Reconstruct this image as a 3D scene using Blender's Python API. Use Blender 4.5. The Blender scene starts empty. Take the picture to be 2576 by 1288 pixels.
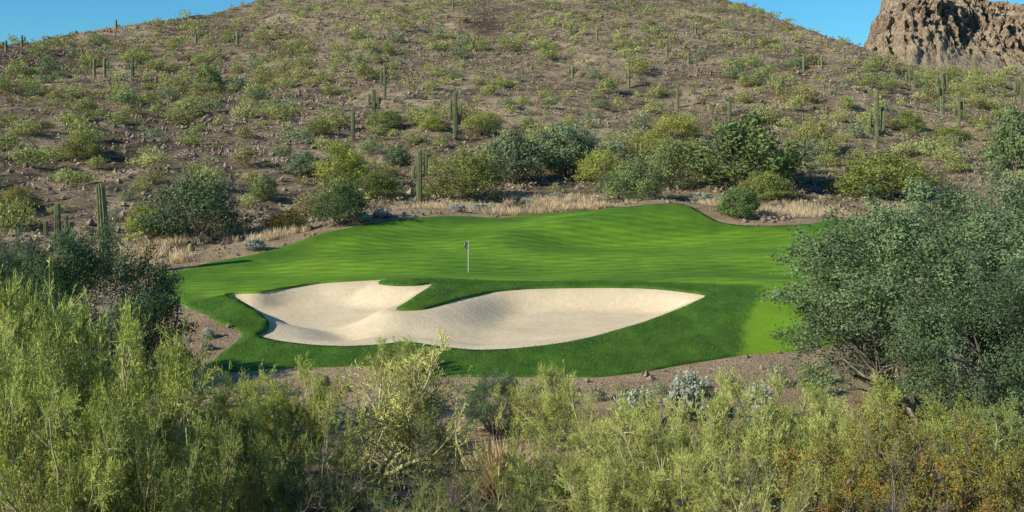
import bpy, math, random
import numpy as np
from mathutils import Vector
from mathutils.geometry import delaunay_2d_cdt
F=3110.0; CX=1288.0; HOR=300.0
col=bpy.context.scene.collection
# ------------------------------------------------------------------ noise
def hsh(ix,iy,seed):
    n=(ix.astype(np.int64)*374761393+iy.astype(np.int64)*668265263+seed*974711)&0xffffffff
    n=((n^(n>>13))*1274126177)&0xffffffff
    n=n^(n>>16)
    return (n&0xffffff)/float(0xffffff)
def vn(x,y,seed=0):
    ix=np.floor(x); iy=np.floor(y); fx=x-ix; fy=y-iy
    fx=fx*fx*(3-2*fx); fy=fy*fy*(3-2*fy)
    a=hsh(ix,iy,seed); b=hsh(ix+1,iy,seed); c=hsh(ix,iy+1,seed); d=hsh(ix+1,iy+1,seed)
    return (a*(1-fx)+b*fx)*(1-fy)+(c*(1-fx)+d*fx)*fy
def fbm(x,y,oct=4,seed=0):
    s=0;a=.5;t=0
    for o in range(oct):
        s=s+a*vn(x*2**o+o*17.3,y*2**o+o*9.1,seed+o); t+=a; a*=.5
    return s/t
def sstep(a,b,x):
    t=np.clip((x-a)/(b-a),0,1); return t*t*(3-2*t)
def dense(xs,ys,lo,hi,st,sig):
    X=np.arange(lo,hi,st); Y=np.interp(X,xs,ys)
    k=np.arange(-int(3*sig/st),int(3*sig/st)+1)*st; w=np.exp(-k*k/(2*sig*sig)); w/=w.sum()
    Y=np.convolve(np.pad(Y,len(k)//2,mode='edge'),w,mode='valid')
    return X,Y
Z0=dense([0,3,10,20,30,40,50,56,60,66,75,84,100,112,120,130,160,3000],
         [-1.6,-1.8,-4,-7.4,-9.6,-10.8,-11.25,-11.2,-10.95,-10.6,-10.27,-10.4,-9.7,-9.0,-8.6,-8.2,-7.5,-7.5],0,400,.25,1.8)
DF=dense([-600,0,370,520,740,840,1010,1200,1400,1600,1700,1760,1810,1870,2000,2160,2576,3200],
         [78,82,88,92,103,109,115,118,121,125,127,125,118,114,114,118,120,112],-3000,6000,5,20)
DS=dense([-600,0,600,1200,1850,2180,2576,3200],[230,240,320,420,340,260,285,300],-3000,6000,5,60)
PS=dense([-900,-400,0,100,200,300,400,500,600,670,800,1000,1200,1500,1700,1850,2000,2100,2180,2260,2330,2576,3200],
         [200,150,112,103,86,70,56,42,24,4,-45,-100,-125,-90,-40,8,62,92,108,146,164,188,198],-3000,6000,5,14)
BUMPS=[(5,104,8,3.4,.35),(-11,107,6,5,.7),(-20,93,5,5,.7),(25,101,6,6,.55),(20,88,5,3,.3),(12,76.5,7,2.4,.35),(-5.4,71,1.8,2.2,.35),(-8,77,4,2,.3),(15.5,67,3.2,5,.45),(-15,66,1.5,3,.5),(22,62,4,6,-.25),(-17,84,5,3.5,-.25)]
RIDG=[(15.5,115,13,111,4.,.85),(13,111,0,98,3.2,.85),(-7,111,-14,97,3.4,.75),(-13,86,7,90.5,2.6,.36),(5,97,24,101,3.4,-.45),(-19,101,-16,90,2.6,-.2),(-3,103,-1,109,3.,-.25),(8,84,26,90,2.4,.22),(27,104,20,110,3,.4)]
def zb(x,D):
    x=np.asarray(x,float); D=np.asarray(D,float)
    u=CX+F*x/np.maximum(D,25)
    z=np.interp(D,*Z0)
    for (bx,bd,sx,sd,h) in BUMPS:
        z=z+h*np.exp(-((x-bx)/sx)**2/2-((D-bd)/sd)**2/2)
    for (ax,ay,bx,by,s,h) in RIDG:
        vx,vy=bx-ax,by-ay; t=np.clip(((x-ax)*vx+(D-ay)*vy)/(vx*vx+vy*vy),0,1)
        z=z+h*np.exp(-((x-ax-t*vx)**2+(D-ay-t*vy)**2)/(2*s*s))
    df=np.interp(u,*DF); ds=np.interp(u,*DS); zs=(HOR-np.interp(u,*PS))/F*ds
    zf=np.interp(df,*Z0)
    t=(D-df)/(ds-df)
    g=np.clip(t,0,1)**1.28
    over=np.maximum(D-ds,0)
    hill=zf+(zs-zf)*g-0.22*over**2/(over+18)
    hill=np.maximum(hill,-14)
    w0=sstep(-.03,.03,t)
    z=z*(1-w0)+np.where(t>-.03,hill,0)*w0
    w=sstep(0.02,.16,t)
    z=z+w*(3.4*(fbm(x/42,D/60,3,5)-.5)+2.0*(fbm(x/9,D/14,3,9)-.5)+.8*(fbm(x/2.2,D/2.2,3,12)-.5))
    wf=1-sstep(46,53,D)
    z=z+wf*(.8*(fbm(x/5,D/5,3,31)-.5))
    return z
def pyof(x,D): return HOR-zb(x,D)/D*F
DD=np.concatenate([np.arange(18,130,.1),np.arange(130,520,.35)])
def hit(px,py):
    x=(px-CX)/F*DD; p=pyof(x,DD); ok=p<=py
    i=int(np.argmax(ok)) if ok.any() else int(np.argmin(p))
    return float(x[i]),float(DD[i])
def inpoly(x,y,P):
    r=np.zeros(x.shape,bool); n=len(P); j=n-1
    for i in range(n):
        xi,yi=P[i];xj,yj=P[j]
        c=((yi>y)!=(yj>y))&(x<(xj-xi)*(y-yi)/((yj-yi) if yj!=yi else 1e-9)+xi)
        r^=c; j=i
    return r
def pdist(x,y,P):
    d=np.full(x.shape,1e9); n=len(P)
    for i in range(n):
        ax,ay=P[i];bx,by=P[(i+1)%n]; dx=bx-ax;dy=by-ay; L=dx*dx+dy*dy+1e-12
        t=np.clip(((x-ax)*dx+(y-ay)*dy)/L,0,1)
        d=np.minimum(d,(x-ax-t*dx)**2+(y-ay-t*dy)**2)
    return np.sqrt(d)
def catmull(P,step=.35):
    out=[];n=len(P)
    for i in range(n):
        p0,p1,p2,p3=[np.array(P[(i+k)%n]) for k in (-1,0,1,2)]
        m=max(1,int(np.hypot(*(p2-p1))/step))
        for k in range(m):
            t=k/m
            c=.5*((2*p1)+(-p0+p2)*t+(2*p0-5*p1+4*p2-p3)*t*t+(-p0+3*p1-3*p2+p3)*t**3)
            l=p1+(p2-p1)*t
            q=.75*c+.25*l
            out.append((float(q[0]),float(q[1])))
    return out
TPX=[(400,698),(440,684),(520,664),(640,642),(740,612),(840,582),(930,562),(1010,553),(1100,546),(1180,546),(1260,549),(1330,541),(1400,536),(1480,529),(1560,522),(1640,515),(1700,513),(1740,522),(1780,545),(1820,562),(1870,568),(1930,569),(1990,568),(2060,561),(2130,553),(2230,560),(2300,640),(2300,740),(2230,815),(2130,860),(2010,883),(1880,893),(1800,905),(1700,922),(1600,940),(1500,950),(1400,950),(1300,950),(1200,950),(1110,948),(1050,935),(1000,925),(920,922),(840,925),(700,928),(560,937),(520,925),(560,890),(615,846),(600,832),(540,808),(480,778),(430,750),(395,722)]
BPX=[(574,744),(650,738),(720,727),(800,715),(880,709),(965,705),(952,715),(990,720),(1040,720),(1087,716),(1062,738),(1030,760),(997,782),(1060,781),(1120,766),(1180,749),(1240,736),(1330,728),(1450,726),(1580,726),(1680,731),(1775,745),(1740,767),(1690,788),(1620,813),(1550,834),(1480,852),(1400,867),(1300,879),(1200,883),(1120,876),(1050,866),(1020,862),(940,869),(860,873),(780,869),(700,861),(645,850),(672,836),(677,817),(650,794),(608,768)]
RPX=[(470,765),(574,746),(650,741),(720,729),(800,717),(880,711),(955,708),(955,706),(1000,708),(1087,702),(1250,708),(1500,708),(1700,714),(1800,718),(1925,722),(1915,745),(1898,780),(1880,815),(1872,850),(1885,893),(1880,990),(1000,1010),(480,970),(490,840)]
LPX=[(1925,722),(2100,715),(2190,760),(2180,870),(2010,900),(1885,905),(1872,850),(1880,815),(1898,780),(1915,745)]
turfP=catmull([hit(*p) for p in TPX],.5)
bunkP=catmull([hit(*p) for p in BPX],.3)
roughP=catmull([hit(*p) for p in RPX],1.); lightP=catmull([hit(*p) for p in LPX],1.)
# ------------------------------------------------------------------ mesh helper
def mkmesh(name,V,Fc,mat,smooth=False,**attrs):
    V=np.asarray(V,np.float32); Fc=np.asarray(Fc,np.int32)
    me=bpy.data.meshes.new(name); n,k=Fc.shape
    me.vertices.add(len(V)); me.loops.add(n*k); me.polygons.add(n)
    me.vertices.foreach_set('co',V.ravel())
    me.loops.foreach_set('vertex_index',Fc.ravel())
    me.polygons.foreach_set('loop_start',np.arange(0,n*k,k,dtype=np.int32))
    me.update(calc_edges=True); me.validate()
    me.polygons.foreach_set('use_smooth',np.full(n,smooth))
    for a,v in attrs.items():
        v=np.asarray(v,np.float32)
        at=me.attributes.new(a,'FLOAT','POINT' if len(v)==len(V) and len(v)!=n else 'FACE'); at.data.foreach_set('value',v)
    me.materials.append(mat); return me
def link(name,me,parent=None,loc=None,color=None):
    o=bpy.data.objects.new(name,me); col.objects.link(o)
    if parent: o.parent=parent
    if loc is not None: o.location=loc
    if color: o.color=(*color,1)
    return o
def tag(o,label=None,cat=None,group=None,kind=None):
    if label:o['label']=label
    if cat:o['category']=cat
    if group:o['group']=group
    if kind:o['kind']=kind
    return o
# ------------------------------------------------------------------ materials
class NT:
    def __init__(s,name,rough=.9,spec=.1):
        s.m=bpy.data.materials.new(name); s.m.use_nodes=True; s.t=s.m.node_tree
        s.b=s.t.nodes['Principled BSDF']; s.b.inputs['Roughness'].default_value=rough; s.b.inputs['Specular IOR Level'].default_value=spec
        s.pos=s.n('ShaderNodeNewGeometry').outputs['Position']
    def n(s,ty,**kw):
        x=s.t.nodes.new(ty)
        for k,v in kw.items(): setattr(x,k,v)
        return x
    def l(s,a,b): s.t.links.new(a,b)
    def noise(s,scale,detail=4,rough=.55,vec=None,stretch=None):
        x=s.n('ShaderNodeTexNoise'); x.inputs['Scale'].default_value=scale; x.inputs['Detail'].default_value=detail; x.inputs['Roughness'].default_value=rough
        v=vec or s.pos
        if stretch:
            mp=s.n('ShaderNodeMapping'); mp.inputs['Scale'].default_value=stretch; s.l(v,mp.inputs[0]); v=mp.outputs[0]
        s.l(v,x.inputs['Vector']); return x.outputs['Fac']
    def ramp(s,f,stops):
        r=s.n('ShaderNodeValToRGB'); e=r.color_ramp.elements
        while len(e)<len(stops): e.new(.5)
        for i,(p,c) in enumerate(stops):
            e[i].position=p; e[i].color=(*c,1) if not isinstance(c,(int,float)) else (c,c,c,1)
        s.l(f,r.inputs[0]); return r.outputs['Color']
    def mix(s,f,a,b,mode='MIX'):
        x=s.n('ShaderNodeMix',data_type='RGBA',blend_type=mode)
        for v,i in ((f,0),(a,6),(b,7)):
            if isinstance(v,(int,float)): x.inputs[i].default_value=v
            elif isinstance(v,tuple): x.inputs[i].default_value=(*v,1)
            else: s.l(v,x.inputs[i])
        return x.outputs[2]
    def math(s,op,a,b=0.,c=None):
        x=s.n('ShaderNodeMath',operation=op)
        for v,i in ((a,0),(b,1),(c,2)):
            if v is None: continue
            if isinstance(v,(int,float)): x.inputs[i].default_value=v
            else: s.l(v,x.inputs[i])
        return x.outputs[0]
    def attr(s,a): x=s.n('ShaderNodeAttribute',attribute_name=a); return x.outputs['Fac']
    def bump(s,h,st,dist):
        b=s.n('ShaderNodeBump'); b.inputs['Strength'].default_value=st; b.inputs['Distance'].default_value=dist; s.l(h,b.inputs['Height']); s.l(b.outputs[0],s.b.inputs['Normal'])
    def out(s,c): s.l(c,s.b.inputs['Base Color']); return s.m
def mat_ground():
    m=NT('desert_ground')
    n1=m.noise(.035,3); n2=m.noise(.5,6,.65); n3=m.noise(2.6,6,.75); n4=m.noise(.16,4,.6)
    rock=m.ramp(n3,[(.34,(.085,.060,.039)),(.5,(.28,.21,.135)),(.68,(.60,.47,.30))])
    soil=m.ramp(n3,[(.34,(.38,.275,.165)),(.6,(.80,.62,.39))])
    f=m.ramp(m.math('ADD',m.math('MULTIPLY',n2,.6),m.math('MULTIPLY',n4,.45)),[(.48,0.),(.565,1.)])
    c=m.mix(f,rock,soil)
    sand=m.ramp(n2,[(.3,(.54,.38,.22)),(.7,(.82,.615,.38))])
    sand=m.mix(1.,sand,m.ramp(n3,[(.35,.7),(.6,1.05)]),'MULTIPLY')
    c=m.mix(m.attr('sandy'),c,sand)
    dk=m.ramp(n1,[(.35,(.80,.78,.76)),(.65,(1.1,1.08,1.05))])
    c=m.mix(1.,c,dk,'MULTIPLY')
    c=m.mix(m.attr('dark'),c,(.10,.068,.047))
    m.bump(m.math('ADD',n3,m.noise(9,3)),1.,.4)
    return m.out(c)
def mat_turf():
    m=NT('mown_turf',.75,.15)
    sep=m.n('ShaderNodeSeparateXYZ'); m.l(m.pos,sep.inputs[0]); X=sep.outputs[0];Y=sep.outputs[1]
    n1=m.noise(.12,4); n2=m.noise(.9,4,.6,None,(1,.4,1)); n3=m.noise(14,3,.7)
    warp=m.math('MULTIPLY',n1,.7)
    def stripe(a,b,p):
        return m.math('SINE',m.math('ADD',m.math('ADD',m.math('MULTIPLY',X,a*p),m.math('MULTIPLY',Y,b*p)),warp))
    s1=m.math('MULTIPLY',stripe(.16,1.,4.9),.6); s2=m.math('MULTIPLY',stripe(-.42,.9,4.1),.5)
    st=m.math('MULTIPLY',m.math('ADD',s1,s2),m.math('SUBTRACT',1.,m.attr('rough')))
    g=m.ramp(n1,[(.38,(.11,.24,.014)),(.62,(.20,.355,.02))])
    v0=m.math('MULTIPLY_ADD',st,.2,1.)
    cv=m.n('ShaderNodeCombineColor'); [m.l(v0,cv.inputs[i]) for i in range(3)]
    g=m.mix(1.,g,cv.outputs[0],'MULTIPLY')
    ro=m.ramp(n2,[(.3,(.052,.122,.011)),(.7,(.096,.195,.017))])
    c=m.mix(m.attr('rough'),g,ro)
    c=m.mix(m.attr('light'),c,(.20,.36,.013))
    v=m.ramp(m.math('ADD',m.math('MULTIPLY',n2,.4),m.math('MULTIPLY',n3,.6)),[(.3,.68),(.7,1.24)])
    c=m.mix(1.,c,v,'MULTIPLY')
    b=m.math('ADD',m.math('MULTIPLY',n3,.6),m.noise(40,2)); m.bump(b,.6,.05)
    return m.out(c)
def mat_sand():
    m=NT('bunker_sand',.95,.05)
    n1=m.noise(.35,4,.6);n2=m.noise(3,5,.7);n3=m.noise(25,2)
    c=m.ramp(n1,[(.3,(.76,.59,.36)),(.7,(.90,.72,.46))])
    c=m.mix(1.,c,m.ramp(n2,[(.3,.87),(.7,1.02)]),'MULTIPLY')
    w=m.n('ShaderNodeTexWave',wave_type='RINGS'); w.inputs['Scale'].default_value=1.1; w.inputs['Distortion'].default_value=4; w.inputs['Detail'].default_value=2; w.inputs['Detail Scale'].default_value=.6
    mp=m.n('ShaderNodeMapping'); mp.inputs['Location'].default_value=(9,-62,0); m.l(m.pos,mp.inputs[0]); m.l(mp.outputs[0],w.inputs['Vector'])
    h=m.math('ADD',m.math('ADD',m.math('MULTIPLY',w.outputs['Fac'],.08),n2),m.math('MULTIPLY',n3,.4))
    m.bump(h,.5,.09)
    return m.out(c)
def mat_leaf(name,alt=None,lo=.42,hi=1.5,trans=.2):
    m=bpy.data.materials.new(name); m.use_nodes=True; t=m.node_tree; t.nodes.clear()
    N=t.nodes.new; L=t.links.new
    oi=N('ShaderNodeObjectInfo'); at=N('ShaderNodeAttribute'); at.attribute_name='tone'
    mr=N('ShaderNodeMapRange'); mr.inputs[3].default_value=lo; mr.inputs[4].default_value=hi; L(at.outputs['Fac'],mr.inputs[0])
    mx=N('ShaderNodeVectorMath'); mx.operation='SCALE'; L(oi.outputs['Color'],mx.inputs[0]); L(mr.outputs[0],mx.inputs['Scale'])
    c=mx.outputs[0]
    if alt:
        gt=N('ShaderNodeMath'); gt.operation='GREATER_THAN'; gt.inputs[1].default_value=alt[1]; L(at.outputs['Fac'],gt.inputs[0])
        mi=N('ShaderNodeMix'); mi.data_type='RGBA'; L(gt.outputs[0],mi.inputs[0]); L(c,mi.inputs[6]); mi.inputs[7].default_value=(*alt[0],1); c=mi.outputs[2]
    d=N('ShaderNodeBsdfDiffuse'); tr=N('ShaderNodeBsdfTranslucent'); ms=N('ShaderNodeMixShader'); ms.inputs[0].default_value=trans
    L(c,d.inputs[0]);L(c,tr.inputs[0]);L(d.outputs[0],ms.inputs[1]);L(tr.outputs[0],ms.inputs[2])
    o=N('ShaderNodeOutputMaterial'); L(ms.outputs[0],o.inputs[0]); return m
def mat_simple(name,stops,scale=6,stretch=None,rough=.85,bump=.4,bd=.02):
    m=NT(name,rough); n=m.noise(scale,4,.6,None,stretch)
    c=m.ramp(n,stops); 
    if bump: m.bump(n,bump,bd)
    return m.out(c)
M={}
M['ground']=mat_ground(); M['turf']=mat_turf(); M['sand']=mat_sand()
M['leaf']=mat_leaf('foliage'); M['twig']=mat_leaf('twiggy_foliage',None,.28,1.65,.08); M['leaf_orange']=mat_leaf('foliage_flowering',((.52,.24,.04),.74),.35,1.4,.1)
M['bark']=mat_simple('bark',[(.3,(.12,.095,.07)),(.7,(.36,.31,.24))],8)
M['bark_green']=mat_simple('green_bark',[(.3,(.30,.28,.11)),(.7,(.62,.57,.31))],6)
M['cactus']=mat_simple('cactus_skin',[(.3,(.13,.14,.055)),(.7,(.32,.31,.16))],2.5)
M['rock']=mat_simple('rock',[(.25,(.10,.070,.048)),(.5,(.28,.205,.138)),(.75,(.52,.40,.28))],3,bump=.8,bd=.1)
M['straw']=mat_leaf('dry_grass',None,.6,1.3,.25)
M['white']=mat_simple('white_paint',[(.3,(.78,.78,.76)),(.7,(.85,.85,.83))],3,rough=.4,bump=0)
# ------------------------------------------------------------------ terrain
rs=np.concatenate([np.arange(2,130,.55),np.arange(130,440,1.5),440*1.07**np.arange(0,30)])
us=np.arange(-1500,4080,13.)
U,R=np.meshgrid(us,rs); X=(U-CX)/F*(R+15); Dm=R
x=X.ravel(); d=Dm.ravel()
z=zb(x,d)
near=(d>48)&(d<135)
ins=np.zeros(x.shape,bool); pd=np.full(x.shape,99.)
ins[near]=inpoly(x[near],d[near],turfP); pd[near]=pdist(x[near],d[near],turfP)
z=z-np.where(ins,3.0*sstep(.4,2.5,pd),0)
u_=CX+F*x/np.maximum(d,25)
nz=fbm(x/6,d/6,4,44)
sandy=np.where(ins,1,1-sstep(1.5,6.5,pd+5*(nz-.5)))
sandy=np.maximum(sandy,(d<56)*sstep(.42,.62,nz)*.8)
sandy=np.maximum(sandy,((d>46)&(d<58)).astype(float)*.9)
dark=np.exp(-((u_-1225)/60)**2-((HOR-z/np.maximum(d,5)*F-55)/50)**2)*(d>150)
dark=np.maximum(dark,.8*sstep(1000,200,u_)*sstep(.36,.6,fbm(x/14,d/14,4,71))*(d>100))
dark=np.maximum(dark,.35*sstep(.45,.62,fbm(x/11,d/17,4,171))*(d>118))
dark=np.maximum(dark,.8*np.exp(-((u_-2215)/60)**2-((d-258)/14)**2))
dark=np.clip(dark*(.5+fbm(x/3,d/3,3,3)),0,.85)
nr,nc=len(rs),len(us); I=np.arange(nr*nc).reshape(nr,nc)
Fc=np.stack([I[:-1,:-1],I[:-1,1:],I[1:,1:],I[1:,:-1]],-1).reshape(-1,4)
me=mkmesh('desert_hillside',np.stack([x,d,z],1),Fc,M['ground'],True,sandy=sandy,dark=dark)
tag(link('desert_hillside',me),'brown rocky desert ground rising to the hillside','hillside',kind='structure')
# ------------------------------------------------------------------ turf and bunker by constrained triangulation
rng=np.random.default_rng(3)
tx=np.array([p[0] for p in turfP]); ty=np.array([p[1] for p in turfP])
gx,gy=np.meshgrid(np.arange(tx.min(),tx.max(),.4),np.arange(ty.min(),ty.max(),.4))
gx=gx.ravel()+rng.uniform(-.08,.08,gx.size); gy=gy.ravel()+rng.uniform(-.08,.08,gy.size)
ok=inpoly(gx,gy,turfP)&(pdist(gx,gy,turfP)>.22)&(pdist(gx,gy,bunkP)>.18)
pts=turfP+bunkP+list(zip(gx[ok].tolist(),gy[ok].tolist()))
nt,nb=len(turfP),len(bunkP)
eds=[(i,(i+1)%nt) for i in range(nt)]+[(nt+i,nt+(i+1)%nb) for i in range(nb)]
ov,oe,of,_,_,_=delaunay_2d_cdt([Vector(p) for p in pts],eds,[],0,1e-5)
PV=np.array([(v.x,v.y) for v in ov]); T=np.array([f for f in of if len(f)==3])
C=PV[T].mean(1)
inT=inpoly(C[:,0],C[:,1],turfP); inB=inpoly(C[:,0],C[:,1],bunkP)
base=zb(PV[:,0],PV[:,1]); dB=pdist(PV[:,0],PV[:,1],bunkP); dT=pdist(PV[:,0],PV[:,1],turfP)
def sub(Tm):
    ids,inv=np.unique(Tm,return_inverse=True); return ids,inv.reshape(-1,3)
ids,tr=sub(T[inB]); D_=PV[ids,1]; X_=PV[ids,0]
wd=(6.0-3.5*sstep(60,72,D_))*(.36+.64*sstep(-14.5,-10.5,X_))
dep=.9*sstep(0,1,dB[ids]/wd)
sp0=np.array(hit(1000,785)); sp1=np.array(hit(935,845))
vv=sp1-sp0; tt=np.clip(((X_-sp0[0])*vv[0]+(D_-sp0[1])*vv[1])/(vv@vv),0,1)
ds_=np.hypot(X_-sp0[0]-tt*vv[0],D_-sp0[1]-tt*vv[1]); dep=dep-.32*np.exp(-(ds_/1.3)**2)*np.minimum(1,dB[ids]/1.)*(1-.6*tt)
zz=base[ids]-dep+.07*(fbm(X_/1.6,D_/1.6,4,8)-.5)*np.minimum(1,dB[ids])
me=mkmesh('sand_bunker',np.stack([X_,D_,zz],1),tr,M['sand'],True)
tag(link('sand_bunker',me),'pale raked sand bunker cut into the front of the green','bunker',kind='structure')
ids,tr=sub(T[inT&~inB]); X_,D_=PV[ids,0],PV[ids,1]
def lip(db,x,D): return .05+np.exp(-(db/.8)**2)*(.06*sstep(60,70,D)+.12*sstep(-11,-13,x)*sstep(73,69,D))
zz=base[ids]+lip(dB[ids],X_,D_)+.03*(fbm(X_/1.2,D_/1.2,3,18)-.5)
inR=inpoly(X_,D_,roughP); dR=pdist(X_,D_,roughP); sd=np.where(inR,dR,-dR)
rough=sstep(-.3,.3,sd+.4*(fbm(X_/1.5,D_/1.5,3,2)-.5)); rough=np.maximum(rough,.6*(1-sstep(.8,3.5,dT[ids]+3*(fbm(X_/5,D_/5,3,5)-.5))))
inL=inpoly(X_,D_,lightP); dL=pdist(X_,D_,lightP); light=sstep(-.15,.15,np.where(inL,dL,-dL))
rough=rough*(1-light)
e=np.concatenate([tr[:,[0,1]],tr[:,[1,2]],tr[:,[2,0]]]); es=np.sort(e,1)
uq,ix,ct=np.unique(es,axis=0,return_index=True,return_counts=True); be=e[ix[ct==1]]
V=np.stack([X_,D_,zz],1); V2=V.copy(); V2[:,2]-=.42; n0=len(V)
sk=np.concatenate([np.stack([be[:,1],be[:,0],be[:,0]+n0],1),np.stack([be[:,1],be[:,0]+n0,be[:,1]+n0],1)])
me=mkmesh('golf_green',np.concatenate([V,V2]),np.concatenate([tr,sk]),M['turf'],True,rough=np.tile(rough,2),light=np.tile(light,2))
tag(link('golf_green',me),'undulating mown golf green with darker rough round the bunker','golf green',kind='structure')
# ------------------------------------------------------------------ vegetation tools
def nrm(v): return v/(np.linalg.norm(v,axis=-1,keepdims=True)+1e-9)
def branch(rng,P,Dr,L,k,wig,upb):
    pts=[P]; dd=Dr
    for i in range(k-1):
        dd=nrm(dd+rng.normal(0,wig,dd.shape)+np.array([0,0,upb])); P=P+dd*(L/(k-1))[:,None]; pts.append(P)
    return np.stack(pts,1)
def kids(rng,po,m,t0,t1,a,spread,up,L,k,wig=.12,upb=.04):
    n,kk,_=po.shape; idx=np.repeat(np.arange(n),m); t=rng.uniform(t0,t1,n*m)*(kk-1); i=np.minimum(t.astype(int),kk-2); f=(t-i)[:,None]
    A=po[idx,i];B=po[idx,i+1]; P=A+(B-A)*f
    d=nrm(nrm(B-A)*a+rng.normal(0,spread,P.shape)+np.array([0,0,up]))
    return branch(rng,P,d,L*rng.uniform(.55,1.25,n*m)*(1.1-.35*t/(kk-1)),k,wig,upb)
def tubes(po,r0,r1,s=3):
    n,k,_=po.shape; ax=nrm(po[:,-1]-po[:,0]); ref=np.where(np.abs(ax[:,2:3])<.8,np.array([[0,0,1.]]),np.array([[1.,0,0]]))
    a=nrm(np.cross(ax,ref)); b=np.cross(ax,a); th=np.arange(s)/s*2*np.pi
    rr=np.asarray(r0).reshape(-1,1)*np.ones((n,1)); r_=rr+(np.asarray(r1).reshape(-1,1)-rr)*np.linspace(0,1,k)[None]
    ring=(a[:,None,:]*np.cos(th)[None,:,None]+b[:,None,:]*np.sin(th)[None,:,None])
    V=po[:,:,None,:]+ring[:,None]*r_[:,:,None,None]; V=V.reshape(-1,3)
    I=np.arange(n*k*s).reshape(n,k,s); J=np.roll(I,-1,2)
    Fq=np.stack([I[:,:-1],J[:,:-1],J[:,1:],I[:,1:]],-1).reshape(-1,4); return V,Fq
def leaves(rng,P,Dr,L,w,N=None):
    n=len(P); s=nrm(np.cross(Dr,rng.normal(size=(n,3)) if N is None else N+rng.normal(0,.45,(n,3)))); L=L[:,None];w=w[:,None]
    V=np.stack([P,P+Dr*L*.5+s*w,P+Dr*L,P+Dr*L*.5-s*w],1).reshape(-1,3)
    return V,np.arange(n*4).reshape(n,4)
def cat(*vf):
    Vs=[];Fs=[];o=0
    for V,f in vf: Vs.append(V);Fs.append(f+o);o+=len(V)
    return np.concatenate(Vs),np.concatenate(Fs)
PROTO={}
def dims(V): 
    return max(np.percentile(V[:,0],99)-np.percentile(V[:,0],1),np.percentile(V[:,1],99)-np.percentile(V[:,1],1)),np.percentile(V[:,2],99.6)
def pv_proto(key,seed,H=4.5,nst=10,n1=8,n2=8,n3=8,nl=6,lean=.6,lw=.0085,ll=.115,bark='bark_green',leafm='twig',tr=.055,names=('stems','foliage'),twr=.006,single=False,leafy=False):
    rng=np.random.default_rng(seed)
    if single:
        P=np.zeros((1,3))-np.array([0,0,.25]); t0=branch(rng,P,np.array([[.0,0,1.]]),np.array([H*.62]),10,.3,.22)
        g0=kids(rng,t0,nst,.4,1,.4,.6,.4,H*.42,7,.2,.06)
    else:
        az=np.arange(nst)/nst*2*np.pi+rng.uniform(-.3,.3,nst); el=rng.uniform(.2,1.,nst)*lean*2
        P=np.stack([np.cos(az)*.15,np.sin(az)*.15,np.full(nst,-.2)],1)
        g0=branch(rng,P,nrm(np.stack([np.cos(az)*el,np.sin(az)*el,np.ones(nst)],1)),H*rng.uniform(.5,.78,nst),7,.16,.02); t0=None
    g1=kids(rng,g0,n1,.2,1,.7,.55,.15,H*.3,5,.16,.03)
    g2=kids(rng,g1,n2,.2,1,.7,.52,.13,H*.15,4,.16,.04)
    g3=kids(rng,g2,n3,.15,1,.8,.46,.12,H*.07,3,.14,.04)
    parts=[tubes(g0,tr,tr*.45,6),tubes(g1,tr*.45,tr*.2,4),tubes(g2,tr*.22,tr*.10,3)]
    if t0 is not None: parts.insert(0,tubes(t0,tr*1.5,tr*.9,8))
    sv,sf=cat(*parts)
    tv,tf=tubes(g3,twr,twr*.5,3)
    lk=kids(rng,g3,nl,.05,1,.8 if not leafy else .4,.45 if not leafy else .8,.1,1.,2,.01,0)
    P=lk[:,0]; Dr=nrm(lk[:,1]-lk[:,0]); n=len(P)
    lv,lf=leaves(rng,P,Dr,ll*rng.uniform(.5,1.3,n),lw*rng.uniform(.7,1.3,n))
    fv,ff=cat((tv,tf),(lv,lf))
    n2c=rng.uniform(0,1,len(g1))
    a3=np.repeat(n2c,n2*n3); tone=np.concatenate([np.repeat(a3,len(tf)//len(g3)),np.repeat(a3,nl)])
    tone=np.clip(.6*tone+.4*rng.uniform(0,1,len(ff)),0,1)
    W,Hh=dims(fv)
    PROTO[key]=dict(parts=[(names[0],mkmesh(names[0],sv,sf,M[bark],True)),(names[1],mkmesh(names[1],fv,ff,M[leafm],False,tone=tone))],W=W,H=Hh)
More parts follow.
